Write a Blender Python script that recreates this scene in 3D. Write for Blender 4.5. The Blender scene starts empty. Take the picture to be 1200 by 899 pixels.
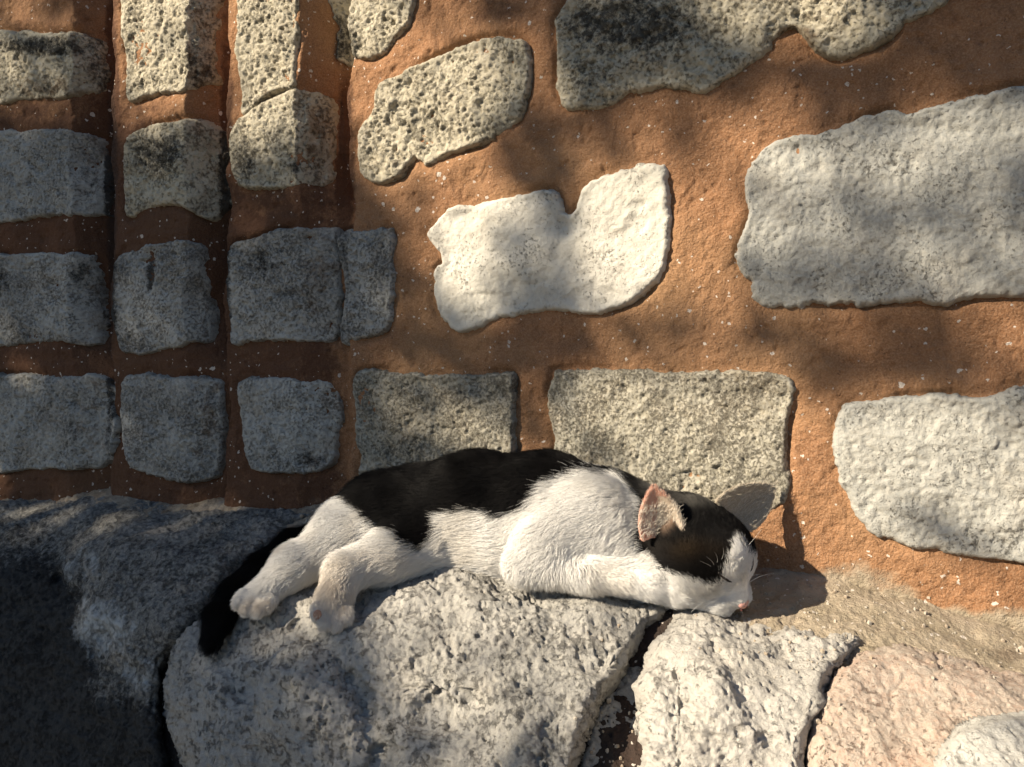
import bpy, math, random
import numpy as np
random.seed(7); rng = np.random.default_rng(7)
sc = bpy.context.scene
COL = sc.collection
R = math.radians

# ------------------------------------------------------------------ camera, sky, sun, exposure
CZ = 1.0                                  # camera height over the ground
F = 1000.0                                # focal length in photo pixels (photo is 1200 wide)
cam = bpy.data.cameras.new('camera'); cam.sensor_width = 36; cam.lens = 36*F/1200
cam.shift_y = -(449.5-400)/1200
cam.clip_start = 0.02; cam.clip_end = 500
co = bpy.data.objects.new('camera', cam); COL.objects.link(co)
co.location = (0, 0, CZ); co.rotation_euler = (R(90), 0, 0); sc.camera = co

SUN_AZ, SUN_EL = R(66), R(31)             # direction the light travels: to the right and into the wall
D = np.array([math.cos(SUN_EL)*math.sin(SUN_AZ), math.cos(SUN_EL)*math.cos(SUN_AZ), -math.sin(SUN_EL)])
w = bpy.data.worlds.new('World'); sc.world = w; w.use_nodes = True
nt = w.node_tree; bg = nt.nodes['Background']
sky = nt.nodes.new('ShaderNodeTexSky'); sky.sky_type = 'NISHITA'; sky.sun_disc = False
sky.sun_elevation = SUN_EL; sky.sun_rotation = math.atan2(-D[0], -D[1])
nt.links.new(sky.outputs[0], bg.inputs[0]); bg.inputs[1].default_value = 0.05; sky.ozone_density = 2.6; sky.dust_density = .4
sl = bpy.data.lights.new('sun', 'SUN'); sl.energy = 5.0; sl.angle = R(0.53); sl.color = (1, .88, .69)
so = bpy.data.objects.new('sun', sl); COL.objects.link(so)
from mathutils import Vector
so.rotation_euler = Vector(D).to_track_quat('-Z', 'Y').to_euler(); so.location = (-3, -2, 4)
sc.view_settings.view_transform = 'Standard'; sc.view_settings.look = 'None'
sc.view_settings.exposure = 1.0; sc.view_settings.gamma = 1
sc.render.engine = 'CYCLES'
sc.cycles.max_bounces = 6; sc.cycles.diffuse_bounces = 2; sc.cycles.use_denoising = True

# ------------------------------------------------------------------ helpers
def _hash(ix, iy, iz, seed):
    h = (ix.astype(np.uint32)*np.uint32(374761393) + iy.astype(np.uint32)*np.uint32(668265263)
         + iz.astype(np.uint32)*np.uint32(2147483647) + np.uint32(seed*1013904223 & 0xffffffff))
    h = (h ^ (h >> np.uint32(13)))*np.uint32(1274126177)
    h = (h ^ (h >> np.uint32(15)))*np.uint32(2246822519)
    return (h ^ (h >> np.uint32(16))).astype(np.float32)/np.float32(4294967295.0)
def vnoise(p, scale, seed=0):
    q = (np.asarray(p, np.float64)*scale); i = np.floor(q).astype(np.int64); f = (q-i).astype(np.float32)
    f = f*f*f*(f*(f*6-15)+10)
    r = 0
    for dx in (0, 1):
        wx = f[:, 0] if dx else 1-f[:, 0]
        for dy in (0, 1):
            wy = f[:, 1] if dy else 1-f[:, 1]
            for dz in (0, 1):
                wz = f[:, 2] if dz else 1-f[:, 2]
                r = r + wx*wy*wz*_hash(i[:, 0]+dx, i[:, 1]+dy, i[:, 2]+dz, seed)
    return r*2-1
def fbm(p, scale, octv=4, seed=0, gain=.5, ridged=False):
    a = 1.; s = 0; t = 0
    for o in range(octv):
        n = vnoise(p, scale, seed+o*17)
        if ridged: n = 1-2*np.abs(n)
        s = s + a*n; t += a; a *= gain; scale *= 2.03
    return s/t
def sst(a, b, x):
    t = np.clip((x-a)/(b-a), 0, 1); return t*t*(3-2*t)

def mesh_obj(name, verts, faces, mat, parent=None, smooth=True, attrs=None):
    me = bpy.data.meshes.new(name)
    verts = np.ascontiguousarray(verts, np.float32); faces = np.ascontiguousarray(faces, np.int32)
    k = faces.shape[1]
    me.vertices.add(len(verts)); me.vertices.foreach_set('co', verts.ravel())
    me.loops.add(faces.size); me.loops.foreach_set('vertex_index', faces.ravel())
    me.polygons.add(len(faces)); me.polygons.foreach_set('loop_start', np.arange(0, faces.size, k, dtype=np.int32))
    me.polygons.foreach_set('use_smooth', np.full(len(faces), smooth, bool))
    me.update(calc_edges=True)
    for an, av in (attrs or {}).items():
        av = np.asarray(av, np.float32)
        if av.ndim == 2:
            a = me.attributes.new(an, 'FLOAT_COLOR', 'POINT')
            a.data.foreach_set('color', np.c_[av, np.ones(len(av), np.float32)].astype(np.float32).ravel())
        else:
            a = me.attributes.new(an, 'FLOAT', 'POINT'); a.data.foreach_set('value', av)
    me.materials.append(mat)
    o = bpy.data.objects.new(name, me); COL.objects.link(o)
    if parent: o.parent = parent
    return o
def tag(o, label=None, cat=None, group=None, kind=None):
    if label: o['label'] = label
    if cat: o['category'] = cat
    if group: o['group'] = group
    if kind: o['kind'] = kind
    return o
def empty(name, *a, **k):
    o = bpy.data.objects.new(name, None); COL.objects.link(o); o.empty_display_size = .05
    return tag(o, *a, **k)
def grid_faces(mask):                       # mask over (rows, cols) of vertices
    n, m = mask.shape
    idx = -np.ones((n, m), np.int64); idx[mask] = np.arange(mask.sum())
    ok = mask[:-1, :-1] & mask[1:, :-1] & mask[1:, 1:] & mask[:-1, 1:]
    return np.stack([idx[:-1, :-1][ok], idx[1:, :-1][ok], idx[1:, 1:][ok], idx[:-1, 1:][ok]], 1)
def smooth_poly(P, n=6):
    P = np.asarray(P, float); out = []
    m = len(P)
    for i in range(m):
        a, b, c, d = P[i-1], P[i], P[(i+1) % m], P[(i+2) % m]
        for t in np.arange(n)/n:
            out.append(.5*((2*b)+(-a+c)*t+(2*a-5*b+4*c-d)*t*t+(-a+3*b-3*c+d)*t**3))
    return np.array(out)
def poly_sd(P, q):                          # signed distance, inside positive
    d = np.full(len(q), 1e9); ins = np.zeros(len(q), bool)
    for i in range(len(P)):
        a, b = P[i-1], P[i]; e = b-a; v = q-a
        t = np.clip((v@e)/(e@e+1e-12), 0, 1)
        dd = v-t[:, None]*e; d = np.minimum(d, (dd**2).sum(1))
        c = ((a[1] > q[:, 1]) != (b[1] > q[:, 1]))
        if abs(e[1]) > 1e-12: ins ^= c & (q[:, 0] < a[0]+e[0]*(q[:, 1]-a[1])/e[1])
    return np.sqrt(d)*np.where(ins, 1, -1)
def P3(px, py, dep):
    px, py, dep = np.broadcast_arrays(np.asarray(px, float), py, dep)
    return np.stack([(px-600)/F*dep, dep, CZ-(py-400)/F*dep], -1)
def topx(p):
    return np.stack([600+F*p[:, 0]/p[:, 1], 400-F*(p[:, 2]-CZ)/p[:, 1]], 1)

# ------------------------------------------------------------------ materials
class NB:
    def __init__(s, name):
        s.m = bpy.data.materials.new(name); s.m.use_nodes = True; s.t = s.m.node_tree
        s.b = s.t.nodes['Principled BSDF']; s.b.inputs['Specular IOR Level'].default_value = .15
        s.b.inputs['Roughness'].default_value = .9
        s.co = s.t.nodes.new('ShaderNodeTexCoord').outputs['Object']
    def L(s, a, b): s.t.links.new(a, b)
    def noise(s, scale, det=5, rough=.6, vec=None):
        n = s.t.nodes.new('ShaderNodeTexNoise'); n.inputs['Scale'].default_value = scale
        n.inputs['Detail'].default_value = det; n.inputs['Roughness'].default_value = rough
        s.L(vec or s.co, n.inputs['Vector']); return n.outputs['Fac']
    def stretch(s, v):
        n = s.t.nodes.new('ShaderNodeMapping'); n.inputs['Scale'].default_value = v
        s.L(s.co, n.inputs['Vector']); return n.outputs[0]
    def voro(s, scale, feat='F1', out='Distance', rnd=1):
        n = s.t.nodes.new('ShaderNodeTexVoronoi'); n.inputs['Scale'].default_value = scale
        n.feature = feat; n.inputs['Randomness'].default_value = rnd
        s.L(s.co, n.inputs['Vector']); return n.outputs[out]
    def rng(s, x, a, b, c=0., d=1.):
        n = s.t.nodes.new('ShaderNodeMapRange'); n.inputs[1].default_value = a; n.inputs[2].default_value = b
        n.inputs[3].default_value = c; n.inputs[4].default_value = d; s.L(x, n.inputs[0]); return n.outputs[0]
    def math(s, op, a, b=0.):
        n = s.t.nodes.new('ShaderNodeMath'); n.operation = op
        for i, v in enumerate((a, b)):
            if isinstance(v, (int, float)): n.inputs[i].default_value = v
            else: s.L(v, n.inputs[i])
        return n.outputs[0]
    def mix(s, fac, a, b):
        n = s.t.nodes.new('ShaderNodeMix'); n.data_type = 'RGBA'
        if isinstance(fac, (int, float)): n.inputs[0].default_value = fac
        else: s.L(fac, n.inputs[0])
        for i, v in ((6, a), (7, b)):
            if isinstance(v, tuple): n.inputs[i].default_value = (*v, 1)
            else: s.L(v, n.inputs[i])
        return n.outputs[2]
    def attr(s, name, out='Fac'):
        n = s.t.nodes.new('ShaderNodeAttribute'); n.attribute_name = name; return n.outputs[out]
    def bump(s, h, dist, strength=1.):
        n = s.t.nodes.new('ShaderNodeBump'); n.inputs['Distance'].default_value = dist
        n.inputs['Strength'].default_value = strength; s.L(h, n.inputs['Height'])
        s.L(n.outputs[0], s.b.inputs['Normal'])
    def base(s, c): s.L(c, s.b.inputs['Base Color'])

def stone_mat(name, c1, c2, dark=(.07, .055, .04), pore=.30, porescale=260, warm=(.36, .26, .15), warmamt=.35, bump=.0011):
    b = NB(name)
    c = b.mix(b.rng(b.noise(14, 6), .35, .65), c1, c2)
    c = b.mix(b.math('MULTIPLY', b.rng(b.noise(22, 7, .7), .5, .72), warmamt), c, warm)
    gr = b.noise(300, 6, .75)
    c = b.mix(b.rng(gr, .35, .65, .0, .5), c, (.62, .58, .50))
    c = b.mix(b.rng(b.noise(28, 8, .75), .52, .66, 0, .38), c, tuple(.45*v for v in c1))
    pn = b.noise(porescale*1.5, 6, .75); big = b.noise(35, 3)
    th = b.math('ADD', pn, b.math('MULTIPLY', b.math('SUBTRACT', big, .5), .35))
    pf = b.rng(th, .5+.12*(1-pore*2), .62+.12*(1-pore*2))
    c = b.mix(b.math('MULTIPLY', pf, .55), c, dark)
    # dark lichen, and shade painted into grooves and corners, with patchy edges where the attribute says so
    st = b.math('MULTIPLY', b.attr('stain_shade'), 1.0)
    sn = b.math('ADD', st, b.math('MULTIPLY', b.math('SUBTRACT', b.noise(120, 6, .75), .5), 1.6))
    c = b.mix(b.rng(sn, .45, .75, 0, .88), c, (.028, .027, .026))
    och = b.math('ADD', b.attr('ochre'), b.math('MULTIPLY', b.math('SUBTRACT', b.noise(70, 6, .7), .5), 1.4))
    c = b.mix(b.rng(och, .45, .85, 0, .75), c, (.15, .085, .038))  # brown tone; on the pier's returns it stands in for shade
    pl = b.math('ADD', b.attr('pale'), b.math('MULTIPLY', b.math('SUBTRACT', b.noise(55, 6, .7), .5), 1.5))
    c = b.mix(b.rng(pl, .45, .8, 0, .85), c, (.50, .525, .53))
    b.base(c)
    h = b.math('SUBTRACT', b.noise(600, 5, .7), b.math('MULTIPLY', pf, .9))
    b.bump(h, bump)
    return b.m
M_grey = stone_mat('grey limestone', (.20, .205, .20), (.42, .42, .40), pore=.35)
M_blue = stone_mat('cool grey limestone', (.15, .15, .145), (.45, .445, .42), pore=.42, warmamt=.15)
M_white = stone_mat('white limestone', (.55, .52, .45), (.64, .60, .53), pore=.12, warmamt=.25)
M_right = stone_mat('pale grey limestone', (.30, .30, .285), (.39, .385, .355), pore=.14, warmamt=.22, bump=.0015)
M_rough = stone_mat('spongy limestone', (.43, .375, .27), (.60, .53, .39), pore=.36, porescale=190, warmamt=.3, bump=.002)
M_tan = stone_mat('tan speckled limestone', (.25, .22, .16), (.36, .33, .26), pore=.48, warmamt=.4, porescale=300)
M_rock = stone_mat('boulder stone', (.25, .24, .225), (.40, .38, .355), pore=.30, porescale=120, warmamt=.15, bump=.0018, dark=(.10, .095, .095))
M_rock2 = stone_mat('pale boulder stone', (.38, .355, .325), (.50, .47, .43), pore=.16, porescale=130, warmamt=.15, bump=.002, dark=(.16, .15, .14))
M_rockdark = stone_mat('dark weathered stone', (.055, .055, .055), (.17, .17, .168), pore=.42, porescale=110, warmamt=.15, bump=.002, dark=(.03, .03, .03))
M_rock3 = stone_mat('whitish stone', (.55, .53, .49), (.68, .66, .61), pore=.14, porescale=140, warmamt=.1, bump=.002, dark=(.25, .23, .2))
M_pink = stone_mat('pinkish stone', (.38, .27, .21), (.44, .35, .28), pore=.12, porescale=170, warm=(.50, .24, .15), warmamt=.7, bump=.0016, dark=(.2, .12, .09))

def mortar_mat():
    b = NB('red brown lime mortar')
    c = b.mix(b.rng(b.noise(9, 5), .3, .7), (.265, .130, .062), (.37, .19, .098))
    c = b.mix(b.rng(b.noise(45, 6, .75), .45, .75, 0, .7), c, (.17, .085, .045))
    c = b.mix(b.rng(b.noise(5, 3), .48, .7, 0, .5), c, (.40, .25, .13))
    c = b.mix(b.rng(b.noise(700, 2, .6), .42, .7, 0, .55), c, (.50, .30, .18))
    # sandy/olive attribute towards the ledge
    s2 = b.mix(b.rng(b.noise(30, 5), .35, .65), (.42, .345, .26), (.31, .255, .18))
    sand = b.math('ADD', b.attr('sand'), b.math('MULTIPLY', b.math('SUBTRACT', b.noise(40, 6, .7), .5), .9))
    c = b.mix(b.rng(sand, .4, .65), c, s2)
    dk = b.math('ADD', b.attr('stain_shade'), b.math('MULTIPLY', b.math('SUBTRACT', b.noise(60, 6, .75), .5), 1.2))
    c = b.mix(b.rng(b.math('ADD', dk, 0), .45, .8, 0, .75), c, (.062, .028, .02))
    c = b.mix(b.rng(b.attr('stain_shade'), 1.05, 1.3, 0, .8), c, (.035, .030, .028))  # strongest values near black: shade painted into grooves and cracks
    # lime specks of two sizes
    for sc_, r_, keep in ((170, .13, .74), (95, .12, .80), (45, .09, .86)):
        n = b.t.nodes.new('ShaderNodeTexVoronoi'); n.inputs['Scale'].default_value = sc_
        wv = b.t.nodes.new('ShaderNodeVectorMath'); wv.operation = 'ADD'
        nn = b.t.nodes.new('ShaderNodeTexNoise'); nn.inputs['Scale'].default_value = 300
        b.L(b.co, nn.inputs['Vector']); sm = b.t.nodes.new('ShaderNodeVectorMath'); sm.operation = 'SCALE'
        sm.inputs[3].default_value = .005; b.L(nn.outputs['Color'], sm.inputs[0])
        b.L(b.co, wv.inputs[0]); b.L(sm.outputs[0], wv.inputs[1]); b.L(wv.outputs[0], n.inputs['Vector'])
        sp = b.t.nodes.new('ShaderNodeSeparateColor'); b.L(n.outputs['Color'], sp.inputs[0])
        f = b.math('MULTIPLY', b.math('LESS_THAN', n.outputs['Distance'], r_*1.3), b.math('GREATER_THAN', sp.outputs[0], keep))
        c = b.mix(b.math('MULTIPLY', f, .85), c, (.72, .64, .56))
    # dark grit
    f = b.rng(b.noise(330, 2), .66, .72, 0, .6); c = b.mix(f, c, (.1, .05, .035))
    b.base(c)
    b.bump(b.math('ADD', b.noise(480, 4, .7), b.math('MULTIPLY', b.noise(130, 4, .6), 1.5)), .0024)
    return b.m
M_mortar = mortar_mat()

def simple(name, c, rough=.8, spec=.2, sss=0):
    b = NB(name); b.b.inputs['Base Color'].default_value = (*c, 1); b.b.inputs['Roughness'].default_value = rough
    b.b.inputs['Specular IOR Level'].default_value = spec
    if sss:
        b.b.inputs['Subsurface Weight'].default_value = sss; b.b.inputs['Subsurface Radius'].default_value = (.004, .002, .001)
        b.b.inputs['Subsurface Scale'].default_value = .5
    return b.m

# ------------------------------------------------------------------ the wall: a height field over a slanting plane
TH = math.atan(.43); ct, st_ = math.cos(TH), math.sin(TH)
T = np.array([ct, -st_, 0]); N = np.array([-st_, -ct, 0]); W0 = np.array([0, .8, CZ])
def wd(px): return .8/(1+.43*(np.asarray(px, float)-600)/F)
def pxs(px):                                # s coordinate of a column on the flat plane
    return ((px-600)/F*wd(px))/ct
S_RET = [pxs(82), pxs(217), pxs(347)]; S_FRONT = [pxs(130), pxs(264), pxs(410)]
def base_h(s, z):
    """depth (<=0) of the ribbed pier at wall coordinates"""
    s = np.asarray(s, float); z = np.asarray(z, float)
    jit = .003*np.sin(z*31+1)+.002*np.sin(z*83+s*9)
    s2 = s+jit
    out = np.zeros_like(s2)
    for i, (a, b_) in enumerate(zip(S_RET, S_FRONT)):
        pylike = (CZ-z)/wd(np.array([200]))[0]*F+400
        amp = (1-.75*sst([370, 370, 215][i], [450, 440, 300][i], pylike))
        dep = np.minimum((s2-a)*1.6, .078)*amp
        back = sst(b_-.008, b_-.001, s2)
        o = -np.maximum(dep, 0)*(1-back)*(s2 > a)*(s2 < b_+.001)
        # soften the arris
        out = np.minimum(out, o)
    return out
def in_ret(s): return np.maximum.reduce([sst(a-.003, a+.006, s)*(s < b_) for a, b_ in zip(S_RET, S_FRONT)])
def wpt(s, z, h): return W0+s[:, None]*T+np.stack([0*z, 0*z, z-CZ], 1)+h[:, None]*N
def surf(pts):
    """photo pixels -> wall coordinates of the first point of the ribbed surface seen there"""
    pts = np.asarray(pts, float); out = []
    for px, py in pts:
        r = np.array([(px-600)/F, 1, -(py-400)/F]); l0 = .8*ct/((px-600)/F*st_+ct)
        L = l0+np.linspace(-.01, .10, 500)
        q = L[:, None]*r+np.array([0, 0, CZ])-W0
        s = q@T; h = q@N; z = q[:, 2]+CZ
        hit = np.argmax(h <= base_h(s, z))
        out.append((s[hit], z[hit]))
    return np.array(out)

wall = empty('stone_wall', 'old wall of pale stone blocks in thick red brown mortar behind the sleeping cat', 'wall')
pier = empty('ribbed_pier', 'shaded ribbed stone pier with stepped edges at the left end of the wall', 'pier')

def blobs(q, lst):
    v = np.zeros(len(q))
    for cx, cy, rx, ry, a in lst:
        v = np.maximum(v, a*np.exp(-(((q[:, 0]-cx)/rx)**2+((q[:, 1]-cy)/ry)**2)**1.5))
    return v
M_STAIN_SHADE = [(1150, 20, 120, 60, .5), (900, 120, 160, 30, .38), (620, 170, 50, 40, .4), (530, 225, 80, 15, .3), (1000, 385, 220, 26, .45), (480, 415, 60, 14, .45), (625, 480, 14, 60, .4), (560, 10, 90, 30, .6), (640, 120, 60, 60, .35), (128, 250, 13, 330, 1.25), (60, 15, 90, 30, .4), (300, 420, 250, 30, .35), (262, 280, 11, 300, 1.1),
           (200, 590, 400, 30, .55), (700, 405, 280, 22, .2), (402, 190, 14, 130, 1.1), (1050, 400, 200, 30, .2), (330, 570, 160, 40, .45)]  # mortar stains; the tall narrow bands paint shade into the pier grooves
M_SAND = [(980, 720, 120, 60, .9), (1100, 740, 160, 35, .8), (1200, 770, 150, 45, .9), (400, 590, 120, 20, .4), (1080, 660, 25, 12, .3)]

def wall_grid(s0, s1, z0, z1, step):
    sv = np.arange(s0, s1+step, step); zv = np.arange(z0, z1+step, step)
    S, Z = np.meshgrid(sv, zv); return S, Z
DS0, DS1, DZ0, DZ1 = pxs(-70), pxs(1290), .70, 1.50
def mortar_height(s, z, p):
    h = base_h(s, z)-.004
    h = h+.004*fbm(p, 14, 3, 1)+.0016*fbm(p, 60, 3, 2)+.0007*fbm(p, 260, 2, 3)
    pit = sst(.35, .6, fbm(p, 110, 2, 9)); return h-.0014*pit
STONES = []
def add_mortar():
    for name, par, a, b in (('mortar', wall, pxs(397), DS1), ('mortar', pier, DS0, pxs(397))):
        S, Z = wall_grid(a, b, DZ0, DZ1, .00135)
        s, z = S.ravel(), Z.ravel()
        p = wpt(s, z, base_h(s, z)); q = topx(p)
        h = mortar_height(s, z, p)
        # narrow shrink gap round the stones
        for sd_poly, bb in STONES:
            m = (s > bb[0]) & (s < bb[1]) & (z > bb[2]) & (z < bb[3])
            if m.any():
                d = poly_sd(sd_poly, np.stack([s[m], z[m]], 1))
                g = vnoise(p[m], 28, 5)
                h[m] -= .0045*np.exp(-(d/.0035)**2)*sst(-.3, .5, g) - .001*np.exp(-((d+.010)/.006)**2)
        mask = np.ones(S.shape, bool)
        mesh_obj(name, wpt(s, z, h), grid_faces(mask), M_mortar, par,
                 attrs={'stain_shade': np.maximum(blobs(q, M_STAIN_SHADE), np.clip(.85*sst(440, 370, q[:, 0])*sst(60, 260, q[:, 1])+.5*sst(420,380,q[:,0])*sst(300,100,q[:,0]), 0, .95)), 'sand': blobs(q, M_SAND)})

def add_stone(par, px_poly, mat, prot=.006, rnd=.010, lump=.003, rough=.0012, pit=.002, seed=0, stain_shade=(), ochre=(), dents=(), step=.00125, raw=False, edge=.0025):
    P = px_poly if raw else surf(px_poly)
    P = smooth_poly(P, 6)
    STONES.append((P, (P[:, 0].min()-.02, P[:, 0].max()+.02, P[:, 1].min()-.02, P[:, 1].max()+.02)))
    S, Z = wall_grid(P[:, 0].min()-.006, P[:, 0].max()+.006, P[:, 1].min()-.006, P[:, 1].max()+.006, step)
    s, z = S.ravel(), Z.ravel()
    d = poly_sd(P, np.stack([s, z], 1))
    b = base_h(s, z); p = wpt(s, z, b); q = topx(p)
    pn = p+seed*3.7
    d = d+edge*1.5*fbm(pn, 60, 4, seed, .6)+.0014*fbm(pn, 220, 2, seed+5)
    t = np.clip(d/(rnd*.38), -0.9, 1)
    prof = np.where(t > 0, np.sqrt(np.clip(1-(1-np.clip(t, 0, 1))**2, 0, 1)), t*2.2)
    prot_ = prot*.2+.0006; h = -.009+(prot_+.009)*prof
    ins = sst(0, .012, d)
    h = h+ins*(lump*fbm(pn, 22, 3, seed+1)+lump*.45*fbm(pn, 75, 3, seed+2)+rough*fbm(pn, 230, 3, seed+3, .6))
    pz = fbm(pn, 120, 3, seed+4, .6)
    h = h-pit*sst(.08, .5, pz)*sst(.002, .01, d)*(.35+.8*sst(-.35, .4, fbm(pn, 20, 3, seed+24)))
    h = h-pit*.6*sst(.2, .55, vnoise(pn, 380, seed+6))*sst(.001, .006, d)
    h = h+.0075*(fbm(pn, 30, 3, seed+21)-.12)*np.exp(-np.clip(d, 0, 1)/.009)
    h = h-.0018*sst(.15, .4, fbm(pn, 26, 3, seed+22, .6))*ins        # spalled flakes
    for cx, cy, rx, ry, a in dents:
        h = h-a*np.exp(-(((q[:, 0]-cx)/rx)**2+((q[:, 1]-cy)/ry)**2))*ins
    mask = (d > -.0045).reshape(S.shape)
    mm = mask.ravel()
    mesh_obj('stone', wpt(s, z, b+h)[mm], grid_faces(mask), mat, par,
             attrs={'stain_shade': np.maximum(blobs(q[mm], stain_shade), blobs(q[mm], [(130,250,10,330,1.),(264,250,9,260,.9)]) if par is pier else 0), 'ochre': np.maximum(blobs(q[mm], ochre), .45*in_ret(s[mm]) if par is pier else 0)})  # on the pier, groove bands and browned returns are painted shade

# main wall blocks, outlines in photo pixels
add_stone(wall, [(505,262),(530,240),(560,235),(600,228),(638,221),(652,226),(663,246),(672,246),(682,220),(700,206),(740,193),(775,190),(783,205),(785,260),(783,300),(775,325),(755,345),(720,362),(690,370),(650,365),(620,368),(585,373),(560,387),(538,391),(520,380),(508,362),(507,320),(515,305),(508,290),(498,275)],
          M_white, prot=.010, rnd=.014, lump=.0028, rough=.0006, pit=.0008, seed=11, stain_shade=[(512,300,10,30,.5),(672,245,12,20,.35)],
          dents=[(664,295,22,45,.0035),(550,255,12,10,.003),(520,300,16,20,.004),(610,340,25,20,.002)])
add_stone(wall, [(418,150),(435,125),(445,95),(480,80),(520,60),(560,45),(600,42),(618,55),(620,90),(612,125),(600,150),(570,165),(530,180),(500,196),(485,186),(470,205),(440,215),(422,205),(417,180)],
          M_rough, prot=.006, rnd=.010, lump=.004, rough=.003, pit=.0026, seed=12, stain_shade=[(585,120,45,50,.42)], ochre=[(480,190,50,25,.5),(440,150,30,30,.35)])
add_stone(wall, [(650,20),(665,-5),(700,-30),(900,-60),(1150,-60),(1115,0),(1070,25),(1040,45),(1010,62),(985,70),(955,60),(930,35),(915,45),(890,70),(850,95),(825,108),(790,105),(740,110),(715,125),(685,130),(660,125),(650,100),(652,60),(648,40)],
          M_rough, prot=.014, rnd=.012, lump=.006, rough=.003, pit=.0028, seed=13, stain_shade=[(740,30,110,45,.75),(690,95,50,35,.5),(850,25,60,30,.3)], ochre=[(935,45,35,20,.8),(960,20,30,18,.5)], dents=[(945,20,25,25,.006)])
add_stone(wall, [(870,205),(890,175),(920,160),(960,152),(1000,140),(1040,128),(1060,130),(1090,122),(1140,110),(1200,98),(1290,88),(1310,200),(1300,338),(1200,349),(1150,350),(1100,358),(1050,355),(1000,360),(940,358),(900,362),(882,350),(878,335),(865,315),(862,295),(875,260),(878,245),(872,225)],
          M_right, prot=.009, rnd=.012, lump=.003, rough=.0012, pit=.0012, seed=14, ochre=[(1150,345,120,12,.5)], dents=[(1110,150,90,10,.002)])
add_stone(wall, [(388,-60),(490,-60),(484,10),(470,40),(450,60),(425,68),(405,75),(395,60),(388,20)],
          M_rough, prot=.006, lump=.004, rough=.002, pit=.003, seed=15, stain_shade=[(400,50,30,40,.7)])
add_stone(wall, [(415,442),(430,433),(500,437),(560,436),(595,437),(602,450),(603,500),(600,545),(560,572),(430,572),(420,530),(413,480)],
          M_tan, prot=.006, lump=.003, rough=.0014, pit=.0025, seed=16, stain_shade=[(470,520,40,10,.5)])
add_stone(wall, [(645,440),(655,432),(720,432),(800,434),(870,433),(915,437),(930,445),(933,465),(925,500),(922,540),(925,575),(905,600),(800,612),(660,592),(648,520),(640,470)],
          M_tan, prot=.006, lump=.003, rough=.0016, pit=.002, seed=17, stain_shade=[(700,560,45,30,.35)])
add_stone(wall, [(985,482),(1000,470),(1040,466),(1100,462),(1150,465),(1200,452),(1290,445),(1300,560),(1295,668),(1200,660),(1150,655),(1110,650),(1060,640),(1030,630),(1005,610),(990,580),(980,550),(976,510)],
          M_right, prot=.009, rnd=.012, lump=.003, rough=.0014, pit=.0015, seed=18, ochre=[(1120,650,40,8,.4)])
add_stone(wall, [(400,272),(420,268),(450,265),(458,275),(460,330),(458,375),(445,392),(420,398),(402,402),(400,340)],
          M_blue, prot=.005, lump=.003, rough=.002, pit=.003, seed=19, stain_shade=[(440,290,30,20,.45)])
# the pier; brown marks along its rib returns paint in their shade
PIER = [
 ([(-90,38),(20,35),(60,38),(110,42),(124,60),(124,100),(90,112),(40,118),(-90,118)], M_rough, [(60,55,80,16,.75),(30,105,60,16,.5),(120,80,25,60,.6)], [(60,105,80,22,.6)]),
 ([(-90,160),(10,152),(60,150),(110,158),(126,175),(126,245),(90,252),(-90,258)], M_grey, [(105,200,22,60,.5),(40,248,70,10,.5)], [(60,215,60,30,.35)]),
 ([(-90,300),(0,297),(80,295),(112,305),(121,340),(121,395),(100,405),(50,402),(-90,405)], M_blue, [(95,320,25,20,.65),(4,330,12,25,.6)], []),
 ([(-90,440),(0,438),(60,440),(110,438),(128,445),(134,480),(132,530),(110,550),(60,550),(-90,548)], M_grey, [(60,520,60,20,.3)], []),
 ([(145,-60),(250,-60),(256,20),(252,60),(254,95),(235,100),(212,108),(175,112),(150,118),(145,60)], M_rough, [(235,70,25,60,.6),(195,90,30,12,.4)], [(175,95,40,40,.4)]),
 ([(150,162),(175,146),(210,138),(240,140),(258,150),(262,180),(262,250),(245,258),(215,245),(190,240),(150,256),(143,230),(145,190)], M_rough, [(185,180,45,30,.75),(235,215,30,45,.4),(160,225,20,20,.4)], [(240,200,20,40,.5)]),
 ([(132,330),(140,300),(165,288),(205,282),(235,285),(246,300),(250,350),(248,395),(225,402),(190,412),(150,415),(135,405),(130,370)], M_blue, [(176,320,6,24,.95),(235,380,20,30,.4)], [(240,300,14,50,.5)]),
 ([(142,442),(200,440),(240,442),(260,450),(262,500),(258,545),(248,562),(215,567),(170,555),(150,545),(143,500)], M_blue, [(240,520,20,40,.45),(180,510,30,8,.4)], [(245,490,18,50,.6)]),
 ([(279,-60),(345,-60),(346,60),(343,100),(320,108),(295,125),(280,130),(277,60)], M_rough, [(325,60,14,40,.35)], [(300,110,30,25,.5)]),
 ([(270,152),(300,122),(335,106),(350,104),(385,115),(390,150),(388,215),(350,218),(310,222),(285,220),(270,200)], M_rough, [(285,185,30,40,.6),(345,195,15,15,.6),(335,150,20,20,.35)], [(372,160,20,60,.75)]),
 ([(268,295),(290,280),(340,265),(380,265),(396,270),(398,330),(396,395),(350,400),(290,402),(268,395)], M_blue, [(310,310,40,30,.6),(370,330,22,50,.4)], [(372,320,20,50,.55)]),
 ([(280,445),(320,443),(365,444),(392,450),(400,480),(396,530),(380,550),(350,556),(300,552),(285,530),(279,480)], M_grey, [(360,540,30,14,.6),(385,500,14,40,.35)], [(380,480,15,40,.4)]),
]
for i, (pl, mt, stn, och) in enumerate(PIER):
    rg = mt is M_rough
    add_stone(pier, pl, mt, prot=.005, rnd=.011, lump=.0035, rough=.0028 if rg else .0018, pit=.0025 if rg else .0025, seed=30+i, stain_shade=stn, ochre=och,
              dents=[(176,320,5,26,.005)] if i == 6 else ())
add_mortar()

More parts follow.
